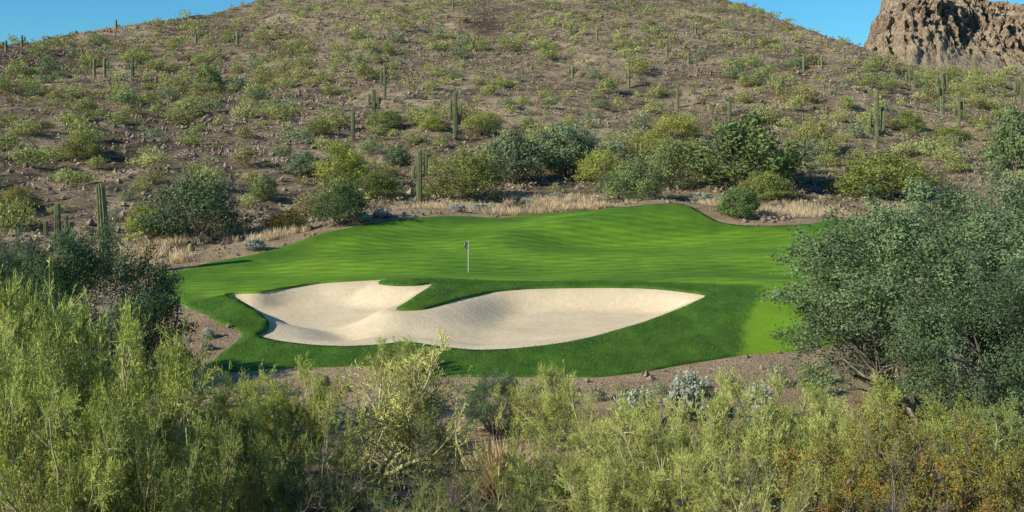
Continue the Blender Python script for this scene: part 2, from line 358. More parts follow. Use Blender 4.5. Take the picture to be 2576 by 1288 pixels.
def dome_leaves(rng,nc,nl,size,asp=.4,cr=.2,upd=.5,hollow=.5,low=0,elong=0,ct_w=.5,coh=True):
    az=rng.uniform(0,2*np.pi,nc); ct=rng.uniform(0,1,nc)**.8*(1-low)+low; rr=rng.uniform(hollow,1,nc)**.6*rng.uniform(.75,1.12,nc)
    st=np.sqrt(1-ct*ct); zc=.1 if low==0 else .48
    O=np.stack([np.cos(az)*st,np.sin(az)*st,ct],1); C=O*rr[:,None]*np.array([.42,.42,.68 if low==0 else .42])+np.array([0,0,zc])
    ctone=rng.uniform(0,1,nc); idx=rng.integers(0,nc,nl)
    off=rng.normal(0,cr*.42,(nl,3))*np.array([1,1,.9]); P=C[idx]+off
    if elong:
        ax=nrm(O+rng.normal(0,.5,(nc,3))+np.array([0,0,.2]))[idx]; q=rng.uniform(-1,1,nl); off=rng.normal(0,1,(nl,3))*(cr*.42*(1-.6*q))[:,None]; P=C[idx]+ax*(q*elong)[:,None]+off
    P[:,2]=np.abs(P[:,2])
    Dr=nrm(nrm((P-np.array([0,0,zc if low else 0]))*np.array([1,1,.6]))*.6+rng.normal(0,.55,(nl,3))+np.array([0,0,upd]))
    tone=np.clip(ct_w*ctone[idx]+(1-ct_w)*rng.uniform(0,1,nl),0,1)
    Nn=nrm(nrm(off)+.5*O[idx]) if coh else None
    if coh: Dr=nrm(Dr-Nn*(Dr*Nn).sum(1,keepdims=True)*.7)
    V,f=leaves(rng,P,Dr,size*rng.uniform(.5,1.4,nl),size*asp*.5*rng.uniform(.6,1.3,nl),None if Nn is None else Nn)
    return V,f,tone
def dome_proto(key,seed,nc,nl,size,asp=.4,cr=.2,upd=.5,hollow=.5,stems=True,leafm='leaf',names=('stems','foliage'),low=0,elong=0,sr=.014,ct_w=.5,coh=True):
    rng=np.random.default_rng(seed); V,f,tone=dome_leaves(rng,nc,nl,size,asp,cr,upd,hollow,low,elong,ct_w,coh)
    W,H=dims(V); parts=[]
    if stems:
        ns=9; az=np.arange(ns)/ns*6.283; g=branch(rng,np.stack([np.cos(az)*.02,np.sin(az)*.02,np.full(ns,-.03)],1),nrm(np.stack([np.cos(az)*.6,np.sin(az)*.6,np.ones(ns)],1)),rng.uniform(.4,.65,ns),5,.15,.05)
        g1=kids(rng,g,7,.3,1,.7,.45,.2,.3,4); g2=kids(rng,g1,5,.3,1,.7,.45,.2,.13,3)
        sv,sf=cat(tubes(g,sr,sr*.45,5),tubes(g1,sr*.45,sr*.15,3),tubes(g2,sr*.15,sr*.06,3)); parts.append((names[0],mkmesh(names[0],sv,sf,M['bark'],True)))
    parts.append((names[1],mkmesh(names[1],V,f,M[leafm],False,tone=tone)))
    PROTO[key]=dict(parts=parts,W=W,H=H)
prng=random.Random(5)
def plant(key,name,label,cat_,x,d,W,H,color,group=None,rot=None):
    p=PROTO[key]; zz=float(zb(x,d))-.05
    sx=W/p['W']; sz=H/p['H']; rot=prng.uniform(0,6.28) if rot is None else rot
    if len(p['parts'])==1:
        o=link(name,p['parts'][0][1],color=color)
        root=o
    else:
        root=bpy.data.objects.new(name,None); col.objects.link(root); root.empty_display_size=.3
        for (n,me) in p['parts']: link(n,me,root,color=color)
    root.location=(x,d,zz); root.scale=(sx,sx,sz); root.rotation_euler=(0,0,rot)
    tag(root,label,cat_,group); return root
pv_proto('pv1',11); pv_proto('pv2',12,nst=9); pv_proto('pv3',13,nst=11,n1=7,lean=.7)
pv_proto('thin1',14,nst=8,n1=6,n2=7,n3=7,nl=4,lean=.7,tr=.05)
pv_proto('pvt',24,H=4.6,nst=9,n1=6,n2=6,n3=7,nl=5,single=True,tr=.07,names=('trunk','crown'))
pv_proto('cr1',31,nst=12,n1=7,n2=7,n3=6,nl=8,leafm='leaf_orange',bark='bark',tr=.035,ll=.075,lw=.015,lean=.55,leafy=True)
dome_proto('mq1',41,210,86000,.0122,.52,.068,.1,.66,names=('trunk','crown'),low=-.82,elong=.07,ct_w=.68,sr=.018)
dome_proto('mq2',42,160,66000,.0135,.52,.078,.1,.66,names=('trunk','crown'),low=-.78,elong=.075,ct_w=.68,sr=.018)
pv_proto('bare',51,H=3.6,nst=6,n1=5,n2=5,n3=4,nl=1,tr=.028,bark='bark',leafm='leaf',ll=.05,lw=.006,twr=.006)
for i in range(3): dome_proto('mid%d'%i,60+i,90,10000,.036,.4,.14,.5,elong=.075)
for i in range(2): dome_proto('gray%d'%i,70+i,70,9000,.042,.5,.12,.3,elong=.065)
for i in range(6): dome_proto('hill%d'%i,80+i,26,1300,.08,.38,.22,.7,.3,stems=False,elong=.10)
for i in range(2): dome_proto('britt%d'%i,90+i,40,3500,.07,.6,.15,.4,stems=False)
def wpx(px,D): return px/F*D
def fg(key,name,label,u,D,w,top,color,cat_='tree',group=None,rot=None):
    x=(u-CX)/F*D; g=float(zb(x,D)); H=-(top-HOR)/F*D-g
    return plant(key,name,label,cat_,x,D,wpx(w,D),H,color,group,rot)
YG=(.42,.465,.11); YG2=(.47,.50,.14); GG=(.27,.32,.2); DG=(.19,.235,.075); OL=(.38,.36,.085)
fg('pv1','palo_verde','dense yellow-green twiggy palo verde filling the bottom left corner',50,27,560,700,YG,'shrub')
fg('pv2','palo_verde','yellow-green palo verde right of the corner one, below the dark left tree',310,24,460,795,YG,'shrub')
fg('pv3','palo_verde','lower yellow-green palo verde at the right end of the bottom left thicket',455,29,300,905,YG,'shrub')
FILL='yellow-green palo verdes massed in the bottom left thicket'
for (k,u,D,w,top) in [('pv3',-60,22,420,800),('pv1',190,30,340,765),('pv2',150,20,420,980),('pv3',370,20,340,1020),('pv1',560,23,280,1060),('pv2',-20,32,300,740),('pv2',400,33,220,860)]:
    fg(k,'palo_verde','yellow-green twiggy palo verde merging into the bottom left thicket',u,D,w,top,YG if top<1000 else (.30,.35,.09),'shrub',FILL)
fg('mq2','ironwood_tree','dark green leafy tree standing at the left edge of the golf green',245,41,410,575,(.125,.18,.08))
fg('mq1','ironwood_tree','hazy grey-green tree at the left edge of the photo behind the darker one',0,50,300,580,(.21,.265,.125))
fg('pv3','palo_verde','soft green palo verde in front of the bunker, left of the twisted trunk',700,35,270,905,YG,'shrub')
fg('pvt','palo_verde_tree','sparse yellow palo verde with a twisted bare trunk below the bunker',940,27.5,380,850,(.58,.55,.17),rot=1.2)
fg('mq2','ironwood_bush','round grey-green bush below the middle of the bunker',1245,43,165,935,(.2,.265,.13),'shrub')
fg('pv1','palo_verde','feathery pale green palo verde beside the round grey-green bush',1390,41,220,918,YG2,'shrub')
fg('pv2','palo_verde','low palo verde at the bottom of the photo right of the dry grass clump',1450,28,320,1075,YG2,'shrub')
fg('pv3','palo_verde','palo verde at the bottom of the photo directly below the right half of the bunker',1660,27,340,1015,YG2,'shrub')
fg('pv1','palo_verde','tall pale palo verde below the light green strip of grass',1850,30,330,945,YG2,'shrub')
FR='pale yellow-green palo verdes along the bottom right'
for (k,u,D,w,top) in [('thin1',1560,33,240,990),('pv1',1740,24,300,1130),('pv3',1980,33,280,960),('pv2',1530,23,300,1150),('thin1',1910,22,300,1110),('pv1',2110,28,300,1010)]:
    fg(k,'palo_verde','pale yellow-green palo verde merging into the bottom right thicket',u,D,w,top,YG2,'shrub',FR)
CG='tangled thin palo verdes at the bottom centre'
for (k,u,D,w,top,c) in [('thin1',850,34,240,990,YG),('thin1',1040,36,200,975,YG),('pv2',1020,40,170,955,DG),('thin1',1130,31,210,1070,DG),('pv1',820,24,240,1200,DG),('thin1',1050,23,240,1200,(.26,.31,.09)),('thin1',1330,31,210,1040,YG),('pv3',1310,25,200,1190,DG),('thin1',1190,24,240,1210,DG),('pv1',630,38,190,945,YG),('pv2',800,41,170,940,YG),('thin1',1480,39,210,970,YG2),('thin1',1640,40,180,990,YG)]:
    fg(k,'palo_verde','thin tangled palo verde in the brush across the bottom centre',u,D,w,top,c,'shrub',CG)
fg('pv3','palo_verde','palo verde on the front lip of the turf above the twisted trunk',1005,54,190,850,YG,'shrub')
fg('pv2','palo_verde','yellow-green palo verde behind the orange flecked bushes, below the big mesquite',2230,34,380,970,YG,'shrub')
fg('pv1','palo_verde','green palo verde below the right hand mesquite at the edge of the photo',2500,32,360,1010,(.28,.34,.1),'shrub')
fg('cr1','creosote_bush','orange flecked creosote bush, leftmost of the three at the bottom right',2090,24,310,1045,OL,'shrub')
fg('cr1','creosote_bush','orange flecked creosote bush, middle one of the three at the bottom right',2310,23,360,990,OL,'shrub')
fg('cr1','creosote_bush','orange flecked creosote bush in the bottom right corner',2540,22,340,1025,OL,'shrub')
fg('bare','dead_bush','leafless dark twiggy bush among the orange flecked bushes',2270,18,340,1040,(.2,.17,.12),'dead bush')
fg('bare','dead_bush','leafless pale twiggy bush at the bottom centre right of the twisted trunk',1110,25,280,1040,(.36,.3,.2),'dead bush')
fg('bare','dead_bush','leafless twiggy bush at the bottom between the pale palo verdes',1960,19,300,1120,(.36,.3,.2),'dead bush')
fg('bare','dead_bush','leafless twiggy bush at the bottom left of the twisted trunk',800,24,260,1060,(.36,.3,.2),'dead bush')
fg('pv2','palo_verde','shaded palo verde at the bottom edge left of the twisted trunk',700,26,280,1110,(.28,.33,.09),'shrub')
fg('pv3','palo_verde','low palo verde at the bottom edge between the thicket and the twisted trunk',620,30,260,1010,YG,'shrub')
fg('mq1','mesquite_tree','large grey-green mesquite covering the right end of the golf green',2320,45,630,476,(.215,.285,.13))
fg('mq2','mesquite_tree','tall grey-green mesquite at the right edge of the photo behind the largest one',2540,50,440,425,(.2,.265,.12))
fg('mq2','mesquite_tree','lower dark mesquite in front of the largest one at the right edge of the photo',2480,40,440,655,(.155,.215,.10))
fg('britt0','brittlebush','silvery brittlebush on the sandy bank below the right end of the bunker',1740,45,130,935,(.45,.47,.34),'shrub')
fg('britt1','brittlebush','whitish brittlebush on the sandy bank below the light green grass strip',1905,44,90,965,(.55,.55,.44),'shrub')
fg('britt0','brittlebush','pale brittlebush left of the silvery one on the sandy bank',1600,44,110,975,(.42,.45,.28),'shrub')
BK='low scrubby bushes on the sandy bank in front of the turf'
for (u,D,w,top,c) in [(1500,49,60,965,(.36,.38,.2)),(1560,51,50,955,(.5,.42,.24)),(1660,50,60,950,(.36,.38,.2)),(1830,51,60,930,(.5,.42,.24)),(1960,52,70,905,(.4,.4,.24)),(1860,48,60,965,(.3,.33,.15)),(2040,50,80,920,(.3,.33,.15)),(700,50,70,955,(.36,.38,.2)),(860,51,60,945,(.5,.42,.24)),(620,51,60,950,(.3,.33,.15)),(1340,51,60,955,(.36,.38,.2)),(1430,51,50,962,(.5,.42,.24))]:
    fg('hill%d'%(u%6),'desert_shrub','low scrubby bush on the sandy bank in front of the turf',u,D,w,top,c,'shrub',BK)
# ------------------------------------------------------------------ mid-distance named plants
def md(key,name,label,u,py,w,top,color,cat_='shrub'):
    x,D=hit(u,py); H=(py-top)/F*D
    color=(color[0]*1.55,color[1]*1.48,color[2]*1.2)
    TAKEN.append((x,D,wpx(w,D)/2)); return plant(key,name,label,cat_,x,D,wpx(w,D)*1.06,H*1.04,color)
TAKEN=[]
YG0=(.27,.30,.085); GG0=(.17,.21,.13)
MID=[('mid0','ironwood_tree','large dark grey-green rounded tree on the left beyond the green','tree',490,600,245,440,(.11,.15,.085)),
('mid1','desert_shrub','yellowish shrub against the left side of the large dark rounded tree','shrub',370,590,110,515,YG0),
('mid2','ironwood_tree','dark green upright bush at the back edge of the green left of the saguaro','tree',860,565,130,455,(.085,.13,.06)),
('mid1','palo_verde','bright yellow-green palo verde above the dark upright bush','shrub',860,470,130,360,YG0),
('mid0','desert_shrub','olive shrub between the dark upright bush and the nearest saguaro','shrub',945,500,120,425,(.14,.17,.06)),
('mid2','palo_verde','rounded olive-green palo verde right of the nearest saguaro','shrub',1190,502,170,385,(.17,.19,.07)),
('gray0','desert_shrub','pale grey-green shrub above and right of the rounded olive palo verde','shrub',1290,460,160,335,GG0),
('gray1','ironwood_tree','tall blue-grey tree in the middle of the slope beyond the green','tree',1430,440,175,318,(.17,.22,.135)),
('mid0','palo_verde','yellow-green shrub at the foot of the tall blue-grey tree','shrub',1515,465,130,378,YG0),
('mid1','palo_verde','fine bluish-green palo verde just behind the crest of the green','shrub',1595,508,150,400,(.17,.225,.1)),
('mid2','desert_shrub','grey-green shrub with dark base left of the large dark tree','shrub',1695,475,130,355,(.18,.22,.1)),
('gray0','ironwood_tree','large dark green tree casting a shadow above the right of the green','tree',1885,475,270,298,(.14,.185,.08)),
('mid0','palo_verde','yellow-green shrub at the foot of the large dark green tree','shrub',1925,502,140,430,(.21,.24,.08)),
('gray1','desert_shrub','small round leafy shrub at the turf edge right of the crest','shrub',1855,546,110,474,(.13,.19,.075)),
('mid1','palo_verde','wide olive palo verde below the wide-armed saguaro','shrub',2220,495,240,386,(.18,.21,.06)),
('gray0','desert_shrub','lone pale green shrub right of the large dark rounded tree','shrub',662,505,72,440,(.22,.26,.12)),
('mid2','desert_shrub','round green shrub below the many-armed saguaro pair','shrub',970,324,88,276,(.2,.24,.09)),
('mid0','desert_shrub','round green shrub left of the armless saguaro','shrub',800,342,76,298,(.21,.24,.09)),
('gray1','desert_shrub','tall pale green shrub high on the left slope','shrub',525,238,76,165,(.22,.26,.11)),
('mid1','desert_shrub','big olive shrub low on the left slope','shrub',210,402,96,333,(.2,.21,.08)),
('gray1','ironwood_tree','grey-green tree cut by the right edge of the photo above the mesquites','tree',2555,430,130,280,(.15,.2,.1)),
('mid2','desert_shrub','pale yellow feathery shrub left of the large dark green tree','shrub',1700,350,110,285,(.32,.33,.11)),
('mid0','desert_shrub','straw-green shrub right of the large dark green tree','shrub',2045,385,120,300,(.27,.27,.11)),
('mid1','desert_shrub','yellowish shrub at the left edge of the photo on the lower slope','shrub',45,535,110,470,(.23,.22,.07)),
('mid2','desert_shrub','low brown-green shrub right of the large dark rounded tree','shrub',720,590,110,528,(.13,.12,.045)),
('mid0','desert_shrub','bright shrub just left of the dark saguaro with close-set arms','shrub',1088,330,70,288,YG0),
('mid2','desert_shrub','broad bright shrub just right of the dark saguaro with close-set arms','shrub',1215,335,90,280,(.25,.28,.1)),
('gray0','desert_shrub','grey-green shrub at the top left of the rounded olive palo verde','shrub',1000,420,70,368,GG0),
('mid1','desert_shrub','round green shrub on the right slope left of the far right saguaros','shrub',2285,330,80,278,(.22,.25,.09)),
('mid0','desert_shrub','green shrub at the foot of the right hand saguaro pair','shrub',2390,356,110,318,(.21,.24,.08)),
('mid1','desert_shrub','bushy yellow-green shrub between the tall blue-grey tree and the large dark tree','shrub',1640,400,120,330,(.26,.28,.09)),
('mid2','desert_shrub','pale green shrub above the rounded olive palo verde','shrub',1330,395,120,335,(.24,.27,.13)),
('gray1','desert_shrub','grey-green shrub between the bright palo verde and the dark rounded tree','shrub',770,440,100,385,GG0)]
for k,n,l,c,u,py,w,top,co in MID: md(k,n,l,u,py,w,top,co,c)
# ------------------------------------------------------------------ saguaros
def sweep(path,rad,seg,ribs):
    path=np.array(path,float); rad=np.array(rad,float); k=len(path); tg=np.gradient(path,axis=0); tg=nrm(tg)
    a=nrm(np.cross(tg[0],[0.,1.,.05])); V=[]
    th=np.arange(seg)/seg*2*np.pi
    rb=1+.15*np.where(np.arange(seg)%2==0,1,-1) if ribs else np.ones(seg)
    for i in range(k):
        a=nrm(a-tg[i]*(a@tg[i])); b=np.cross(tg[i],a)
        V.append(path[i]+((np.cos(th)*rb)[:,None]*a+(np.sin(th)*rb)[:,None]*b)*rad[i])
    V=np.concatenate(V); I=np.arange(k*seg).reshape(k,seg); J=np.roll(I,-1,1)
    return V,np.stack([I[:-1],J[:-1],J[1:],I[1:]],-1).reshape(-1,4)
def stemprof(n,r,basef=.72):
    t=np.linspace(0,1,n); p=basef+(1-basef)*sstep(0,.35,t)-.18*sstep(.6,.95,t); return t,p*r
SAG=[]
def saguaro(label,u,py,top,arms,r=.27,lean=0,group=None):
    r=r*.9
    x,D=hit(u,py); H=(py-top)/F*D; big=(py-top)>55; seg=24 if big else 14; SAG.append((u,py,py-top))
    root=bpy.data.objects.new('saguaro_cactus',None); col.objects.link(root); root.location=(x,D,float(zb(x,D))-.05); root.empty_display_size=.3
    t,p=stemprof(16,r); cap=np.array([.75,.45,.05])
    path=[(lean*tt**2,.03*math.sin(tt*5),-.2+(H-.05)*tt) for tt in t]; lx,ly,lz=path[-1]
    path+=[(lx,ly,lz+r*.35),(lx,ly,lz+r*.6),(lx,ly,lz+r*.68)]; rad=list(p)+list(p[-1]*cap)
    link('trunk',mkmesh('trunk',*sweep(path,rad,seg,True),M['cactus'],not big),root)
    for (fa,az,out,ft) in arms:
        a=math.radians(az+8); dx,dy=math.cos(a),math.sin(a); ra=r*.68; z0=H*fa; out=max(out,r*2.5); zt=H*ft
        pp=[]
        for q in np.linspace(0,1,6): pp.append((out*math.sin(q*math.pi/2)*1.,0,z0+out*.55*(1-math.cos(q*math.pi/2))))
        z1=pp[-1][2]
        for q in np.linspace(.15,1,6): pp.append((out*(1+.14*q*math.sin(fa*40+u)),0,z1+(max(zt-z1,.4))*q))
        n=len(pp); rr=[ra*(.62+.38*min(1,i/4)) for i in range(n)]
        px,_,pz=pp[-1]; pp+=[(px,0,pz+ra*.4),(px,0,pz+ra*.65),(px,0,pz+ra*.72)]; rr+=[ra*.72,ra*.42,ra*.05]
        b=lean*fa**2
        path=[(b+q*dx,q*dy,zq) for q,_,zq in pp]
        link('arm',mkmesh('arm',*sweep(path,rr,seg-4,True),M['cactus'],not big),root)
    TAKEN.append((x,D,1.2)); tag(root,label,'cactus',group); return root
S=saguaro
S('nearest saguaro with upright arms, standing just behind the middle of the green',1055,513,372,[(.44,180,.55,.68),(.5,5,.5,.9),(.56,115,.3,.76)],.28)
S('tall wide-armed saguaro like a candelabra on the right slope',2205,384,228,[(.3,180,1.0,.58),(.34,0,.85,.66),(.42,160,.55,.62),(.28,20,1.2,.72)],.34)
S('dark saguaro with close-set arms in the centre of the slope',1145,350,230,[(.4,180,.45,.8),(.5,0,.5,.72),(.3,30,.55,.55)],.3)
S('saguaro with two arms high in the middle left, topmost of its trio',968,252,155,[(.4,180,.6,.72),(.45,0,.6,.6)],.25)
S('saguaro with four bunched arms, left of the topmost of the trio',940,293,222,[(.3,180,.5,.8),(.3,0,.6,.7),(.45,150,.8,.62),(.4,30,1.,.6)],.3)
S('slim armless saguaro, lowest of the trio on the left of centre',888,354,277,[],.27)
S('brown saguaro with a broken top behind the large dark green tree',1835,310,240,[(.75,0,.4,.9),(.8,180,.35,.95)],.25)
S('small straight saguaro with one arm above the centre right shrubs',1705,272,210,[(.5,0,.45,.75)],.24)
S('saguaro with stubby raised arms, taller of the pair at far right',2370,288,180,[(.5,180,.5,.82),(.55,0,.55,.88),(.45,200,.8,.62)],.36)
S('saguaro with splayed arms, shorter of the pair at far right',2412,322,228,[(.35,180,.7,.6),(.3,0,.8,.75),(.5,20,.5,.7)],.3)
S('small saguaro with short arms below the rocky butte',2288,228,168,[(.4,180,.5,.75),(.45,0,.5,.8)],.3)
S('saguaro cut by the right edge of the photo with arms on its left',2568,262,187,[(.35,180,1.2,.75),(.4,180,.7,.85)],.34)
S('slender distant saguaro right of centre near the ridge, left of two',2022,184,136,[(.5,0,.4,.7)],.24)
S('slender distant saguaro right of centre near the ridge, right of two',2067,175,142,[(.4,180,.5,.7),(.5,0,.5,.8)],.26)
S('small saguaro with two arms in the upper middle right of the slope',1582,222,172,[(.45,180,.45,.7),(.5,0,.45,.62)],.24)
S('small stout saguaro in the upper middle of the slope',1440,197,165,[(.4,0,.5,.8),(.4,180,.5,.7)],.28)
S('dark saguaro with bent arms at the lower left beside the grey-green tree',145,640,505,[(.3,180,.85,.62),(.4,0,.6,.72),(.35,20,.9,.5)],.24)
S('single leaning spear saguaro at the lower left',262,690,458,[],.36,lean=-.25)
S('thin distant saguaro with arms on the upper left slope',333,203,145,[(.5,180,.6,.75),(.55,0,.6,.7)],.26)
S('thin saguaro, left of the close pair on the upper left slope',237,195,146,[(.5,180,.5,.75)],.26)
S('thin saguaro, right of the close pair on the upper left slope',263,196,145,[(.5,0,.6,.8)],.26)
S('distant saguaro with arms near the left ridge top',597,115,78,[(.4,180,.6,.7),(.5,0,.6,.8)],.32)
S('thin distant saguaro left of the one near the ridge top',493,118,85,[(.6,0,.4,.8)],.25)
S('saguaro on the skyline at the left edge of the photo',15,132,100,[(.5,180,.5,.8)],.28)
S('saguaro on the skyline, second from the left edge of the photo',55,120,86,[(.5,0,.5,.8)],.25)
S('small saguaro standing on the left ridge skyline',292,74,48,[],.25)
S('distant saguaro near the top of the photo above the centre',1140,26,-8,[(.5,180,.5,.7)],.3)
S('small distant saguaro above the middle right of the slope',1732,166,130,[(.5,180,.5,.75),(.5,0,.5,.75)],.26)
S('pale distant saguaro on the upper right slope',1678,150,110,[(.5,0,.6,.8)],.28)
S('tiny saguaro close to the right hand ridge line',1750,88,58,[(.5,180,.6,.8)],.27)
S('tiny thin saguaro in the upper middle of the hillside',1502,104,70,[],.25)
S('short armless saguaro at the right among the slope shrubs',2530,302,266,[],.28)
S('dark saguaro stump behind the crest of the green',1613,402,358,[(.6,180,.25,.85)],.26)
S('short dark barrel of a young saguaro at the turf edge on the left',480,632,608,[],.3)
# ------------------------------------------------------------------ hillside shrubs
rng=np.random.default_rng(77)
N=10000; uu=rng.uniform(-200,2780,N); dd=np.sqrt(rng.uniform(95**2,425**2,N)); xx=(uu-CX)/F*dd
df=np.interp(uu,*DF); dsk=np.interp(uu,*DS); py=pyof(xx,dd)
okk=(dd>df+6)&(dd<dsk+2)&(py>-25)
dens=.34+1.0*sstep(.38,.6,fbm(xx/30,dd/30,3,55)); dens*=np.where(np.exp(-((uu-1225)/60)**2-((py-50)/50)**2)>.4,.1,1)
dens*=(.65+.35*sstep(300,900,uu))*(.75+.25*sstep(30,200,py))
okk&=rng.uniform(0,1,N)<dens
sg=rng.uniform(0,1,N)**1.7
SZ=(sg*3.3+1.4)*(.78+.22*sstep(30,220,py)); pxw=F*SZ/dd
for (su,sy,sh) in SAG:
    okk&=~((np.abs(uu-su)<pxw*.5+9)&(py>sy-4)&(py<sy+pxw*.62+3))
xx,dd,uu,py,SZ=xx[okk],dd[okk],uu[okk],py[okk],SZ[okk]
acc=[]
TK=np.array([(a,b,c) for a,b,c in TAKEN])
for i in range(len(xx)):
    if (np.hypot(TK[:,0]-xx[i],TK[:,1]-dd[i])<TK[:,2]+1.2).any(): continue
    if acc and (np.hypot(xx[acc]-xx[i],dd[acc]-dd[i])<2.3).any(): continue
    acc.append(i)
sz=SZ[acc]
px_=np.array([F*sz[j]/dd[i] for j,i in enumerate(acc)])
vis=(uu[acc]>-10)&(uu[acc]<2590)&(py[acc]>-5)&~((uu[acc]>1980)&(py[acc]>470))&~((uu[acc]<480)&(py[acc]>590))
order=np.argsort(-px_*vis)
KC=[('yellow-green',[(.44,.445,.15),(.49,.485,.185),(.40,.42,.14)]),('grey-green',[(.34,.38,.19),(.29,.33,.155)]),('olive-brown',[(.38,.33,.14),(.32,.30,.115)])]
rest=[]
for r_,j in enumerate(order):
    i=acc[j]; k=0 if rng.random()<.64 else (1 if rng.random()<.55 else 2)
    c=KC[k][1][rng.integers(len(KC[k][1]))]; s=float(sz[j]); H=s*rng.uniform(.45,.75)
    if r_<296:
        hz='left' if uu[i]<860 else ('middle' if uu[i]<1720 else 'right'); vz='upper' if py[i]<180 else ('middle' if py[i]<340 else 'lower')
        lab='%s rounded shrub on the %s %s of the hillside'%(KC[k][0],vz,hz) if not(vz==hz) else '%s rounded shrub in the very middle of the hillside'%KC[k][0]
        plant('hill%d'%rng.integers(6),'desert_shrub',lab,'shrub',float(xx[i]),float(dd[i]),s,H,c,group=lab.replace('shrub','shrubs'))
    else: rest.append((xx[i],dd[i],s,H,k))
def scatter(name,label,cat_,arr,nl,size,asp,color,seed,leafm='leaf'):
    rng=np.random.default_rng(seed); Vs=[];Ts=[];var=[dome_leaves(rng,9,nl,size,asp,.28,.6,.3) for _ in range(6)]
    for (x,d,W,H,*_) in arr:
        V,f,t=var[rng.integers(6)]; a=rng.uniform(0,6.28); c,s=math.cos(a),math.sin(a)
        Q=np.stack([(V[:,0]*c-V[:,1]*s)*W+x,(V[:,0]*s+V[:,1]*c)*W+d,V[:,2]*H/.8],1)
        Vs.append(Q); Ts.append(np.clip(t*.6+rng.uniform(0,.4),0,1))
    n=len(arr); z=np.repeat(zb(np.array([a[0] for a in arr]),np.array([a[1] for a in arr])),nl*4); V=np.concatenate(Vs); V[:,2]+=z-.04
    me=mkmesh(name,V,np.arange(len(V)).reshape(-1,4),M[leafm],False,tone=np.concatenate(Ts))
    return tag(link(name,me,color=color),label,cat_,kind='stuff')
print('rest',len(rest))
for k,(nm) in enumerate(['yellow_green_scrub','grey_green_scrub','olive_scrub']):
    a=[q for q in rest if q[4]==k]
    if a: scatter(nm,'distant small %s bushes dotted over the far hillside'%KC[k][0],'scrub',a,150,.15,.5,KC[k][1][0],100+k)
def cloud(n,d0,d1,seed,smin,smax,cond):
    rng=np.random.default_rng(seed); uu=rng.uniform(-200,2780,n); dd=np.sqrt(rng.uniform(d0**2,d1**2,n)) ; xx=(uu-CX)/F*dd
    s=smin+(smax-smin)*rng.uniform(0,1,n)**2; k=cond(xx,dd,uu,rng)
    return [(a,b,c,c*.55) for a,b,c in zip(xx[k],dd[k],s[k])]
def hillc(m,seed,lo):
    def f(x,d,u,rng):
        df=np.interp(u,*DF); dsk=np.interp(u,*DS)
        return (d>df+m)&(d<dsk+2)&(pyof(x,d)>-20)&(rng.uniform(0,1,x.size)<(lo+1.1*sstep(.4,.65,fbm(x/11,d/11,3,seed)))*(.5+.5*sstep(300,1300,u)))
    return f
scatter('bursage','low grey-brown dry bursage covering the hillside','ground cover',cloud(20000,92,330,201,.5,1.3,hillc(3,61,.4)),13,.42,.45,(.43,.36,.235),201)
scatter('straw_scrub','low tan dry scrub scattered over the hillside','ground cover',cloud(7000,92,330,202,.4,1.1,hillc(2,62,.1)),12,.42,.45,(.72,.58,.36),202,'straw')
scatter('low_green_scrub','tiny dull green plants between the hillside shrubs','ground cover',cloud(9000,92,360,203,.5,1.3,hillc(3,63,.35)),16,.36,.42,(.38,.38,.155),203)
# ------------------------------------------------------------------ rocks
def rockmesh(seed):
    rng=np.random.default_rng(seed); import bmesh
    bm=bmesh.new(); bmesh.ops.create_icosphere(bm,subdivisions=2,radius=.5)
    pl=[(nrm(rng.normal(size=3)),rng.uniform(.25,.42)) for _ in range(9)]
    for v in bm.verts:
        p=np.array(v.co)
        for n_,o in pl:
            q=p@n_
            if q>o: p=p-n_*(q-o)
        v.co=p*np.array([1,.8,.65])+rng.normal(0,.01,3)
    V=np.array([v.co[:] for v in bm.verts]); f=np.array([[v.index for v in q.verts] for q in bm.faces]); bm.free(); return V,f
RK=[rockmesh(300+i) for i in range(5)]
RM=[mkmesh('rock',V,f,M['rock']) for V,f in RK]
def low_rocks(n,seed,cond,smin,smax,name,label):
    rng=np.random.default_rng(seed); uu=rng.uniform(-200,2780,n); dd=np.sqrt(rng.uniform(40**2,300**2,n)); xx=(uu-CX)/F*dd
    k=cond(xx,dd,uu,rng); xx,dd=xx[k],dd[k]; n=len(xx); s=smin+(smax-smin)*rng.uniform(0,1,n)**4; z=zb(xx,dd)
    O=np.array([[1,0,0],[-1,0,0],[0,1,0],[0,-1,0],[0,0,1],[0,0,-.6]],float)*.5
    f=np.array([[0,2,4],[2,1,4],[1,3,4],[3,0,4],[2,0,5],[1,2,5],[3,1,5],[0,3,5]])
    V=(O[None]+rng.normal(0,.12,(n,6,3)))*s[:,None,None]; V[:,:,0]+=xx[:,None];V[:,:,1]+=dd[:,None];V[:,:,2]+=z[:,None]+.1*s[:,None]
    Fq=(f[None]+np.arange(n)[:,None,None]*6).reshape(-1,3)
    return tag(link(name,mkmesh(name,V.reshape(-1,3),Fq,M['rock'])),label,'rocks',kind='stuff')
low_rocks(46000,401,lambda x,d,u,r:(d>np.interp(u,*DF)+1)&(d<np.interp(u,*DS)+3)&(r.uniform(0,1,x.size)<(.35+1.2*sstep(.40,.58,fbm(x/15,d/15,3,71)))*(.45+.55*sstep(1500,600,u))),.18,.9,'scree','dark loose stones scattered over the hillside')
tk=lambda x,d:inpoly(x,d,turfP)
low_rocks(70000,402,lambda x,d,u,r:(d<130)&(~tk(x,d))&(pdist(x,d,turfP)<6)&(r.uniform(0,1,x.size)<.8),.08,.4,'edge_stones','small stones along the sandy edge of the turf')
def rock(u,py,s,label,group=None):
    x,D=hit(u,py); o=link('rock',RM[prng.randrange(5)],loc=(x,D,float(zb(x,D))+s*.12)); o.scale=(s,s,s); o.rotation_euler=(prng.uniform(-.3,.3),prng.uniform(-.3,.3),prng.uniform(0,6)); tag(o,label,'rock',group)
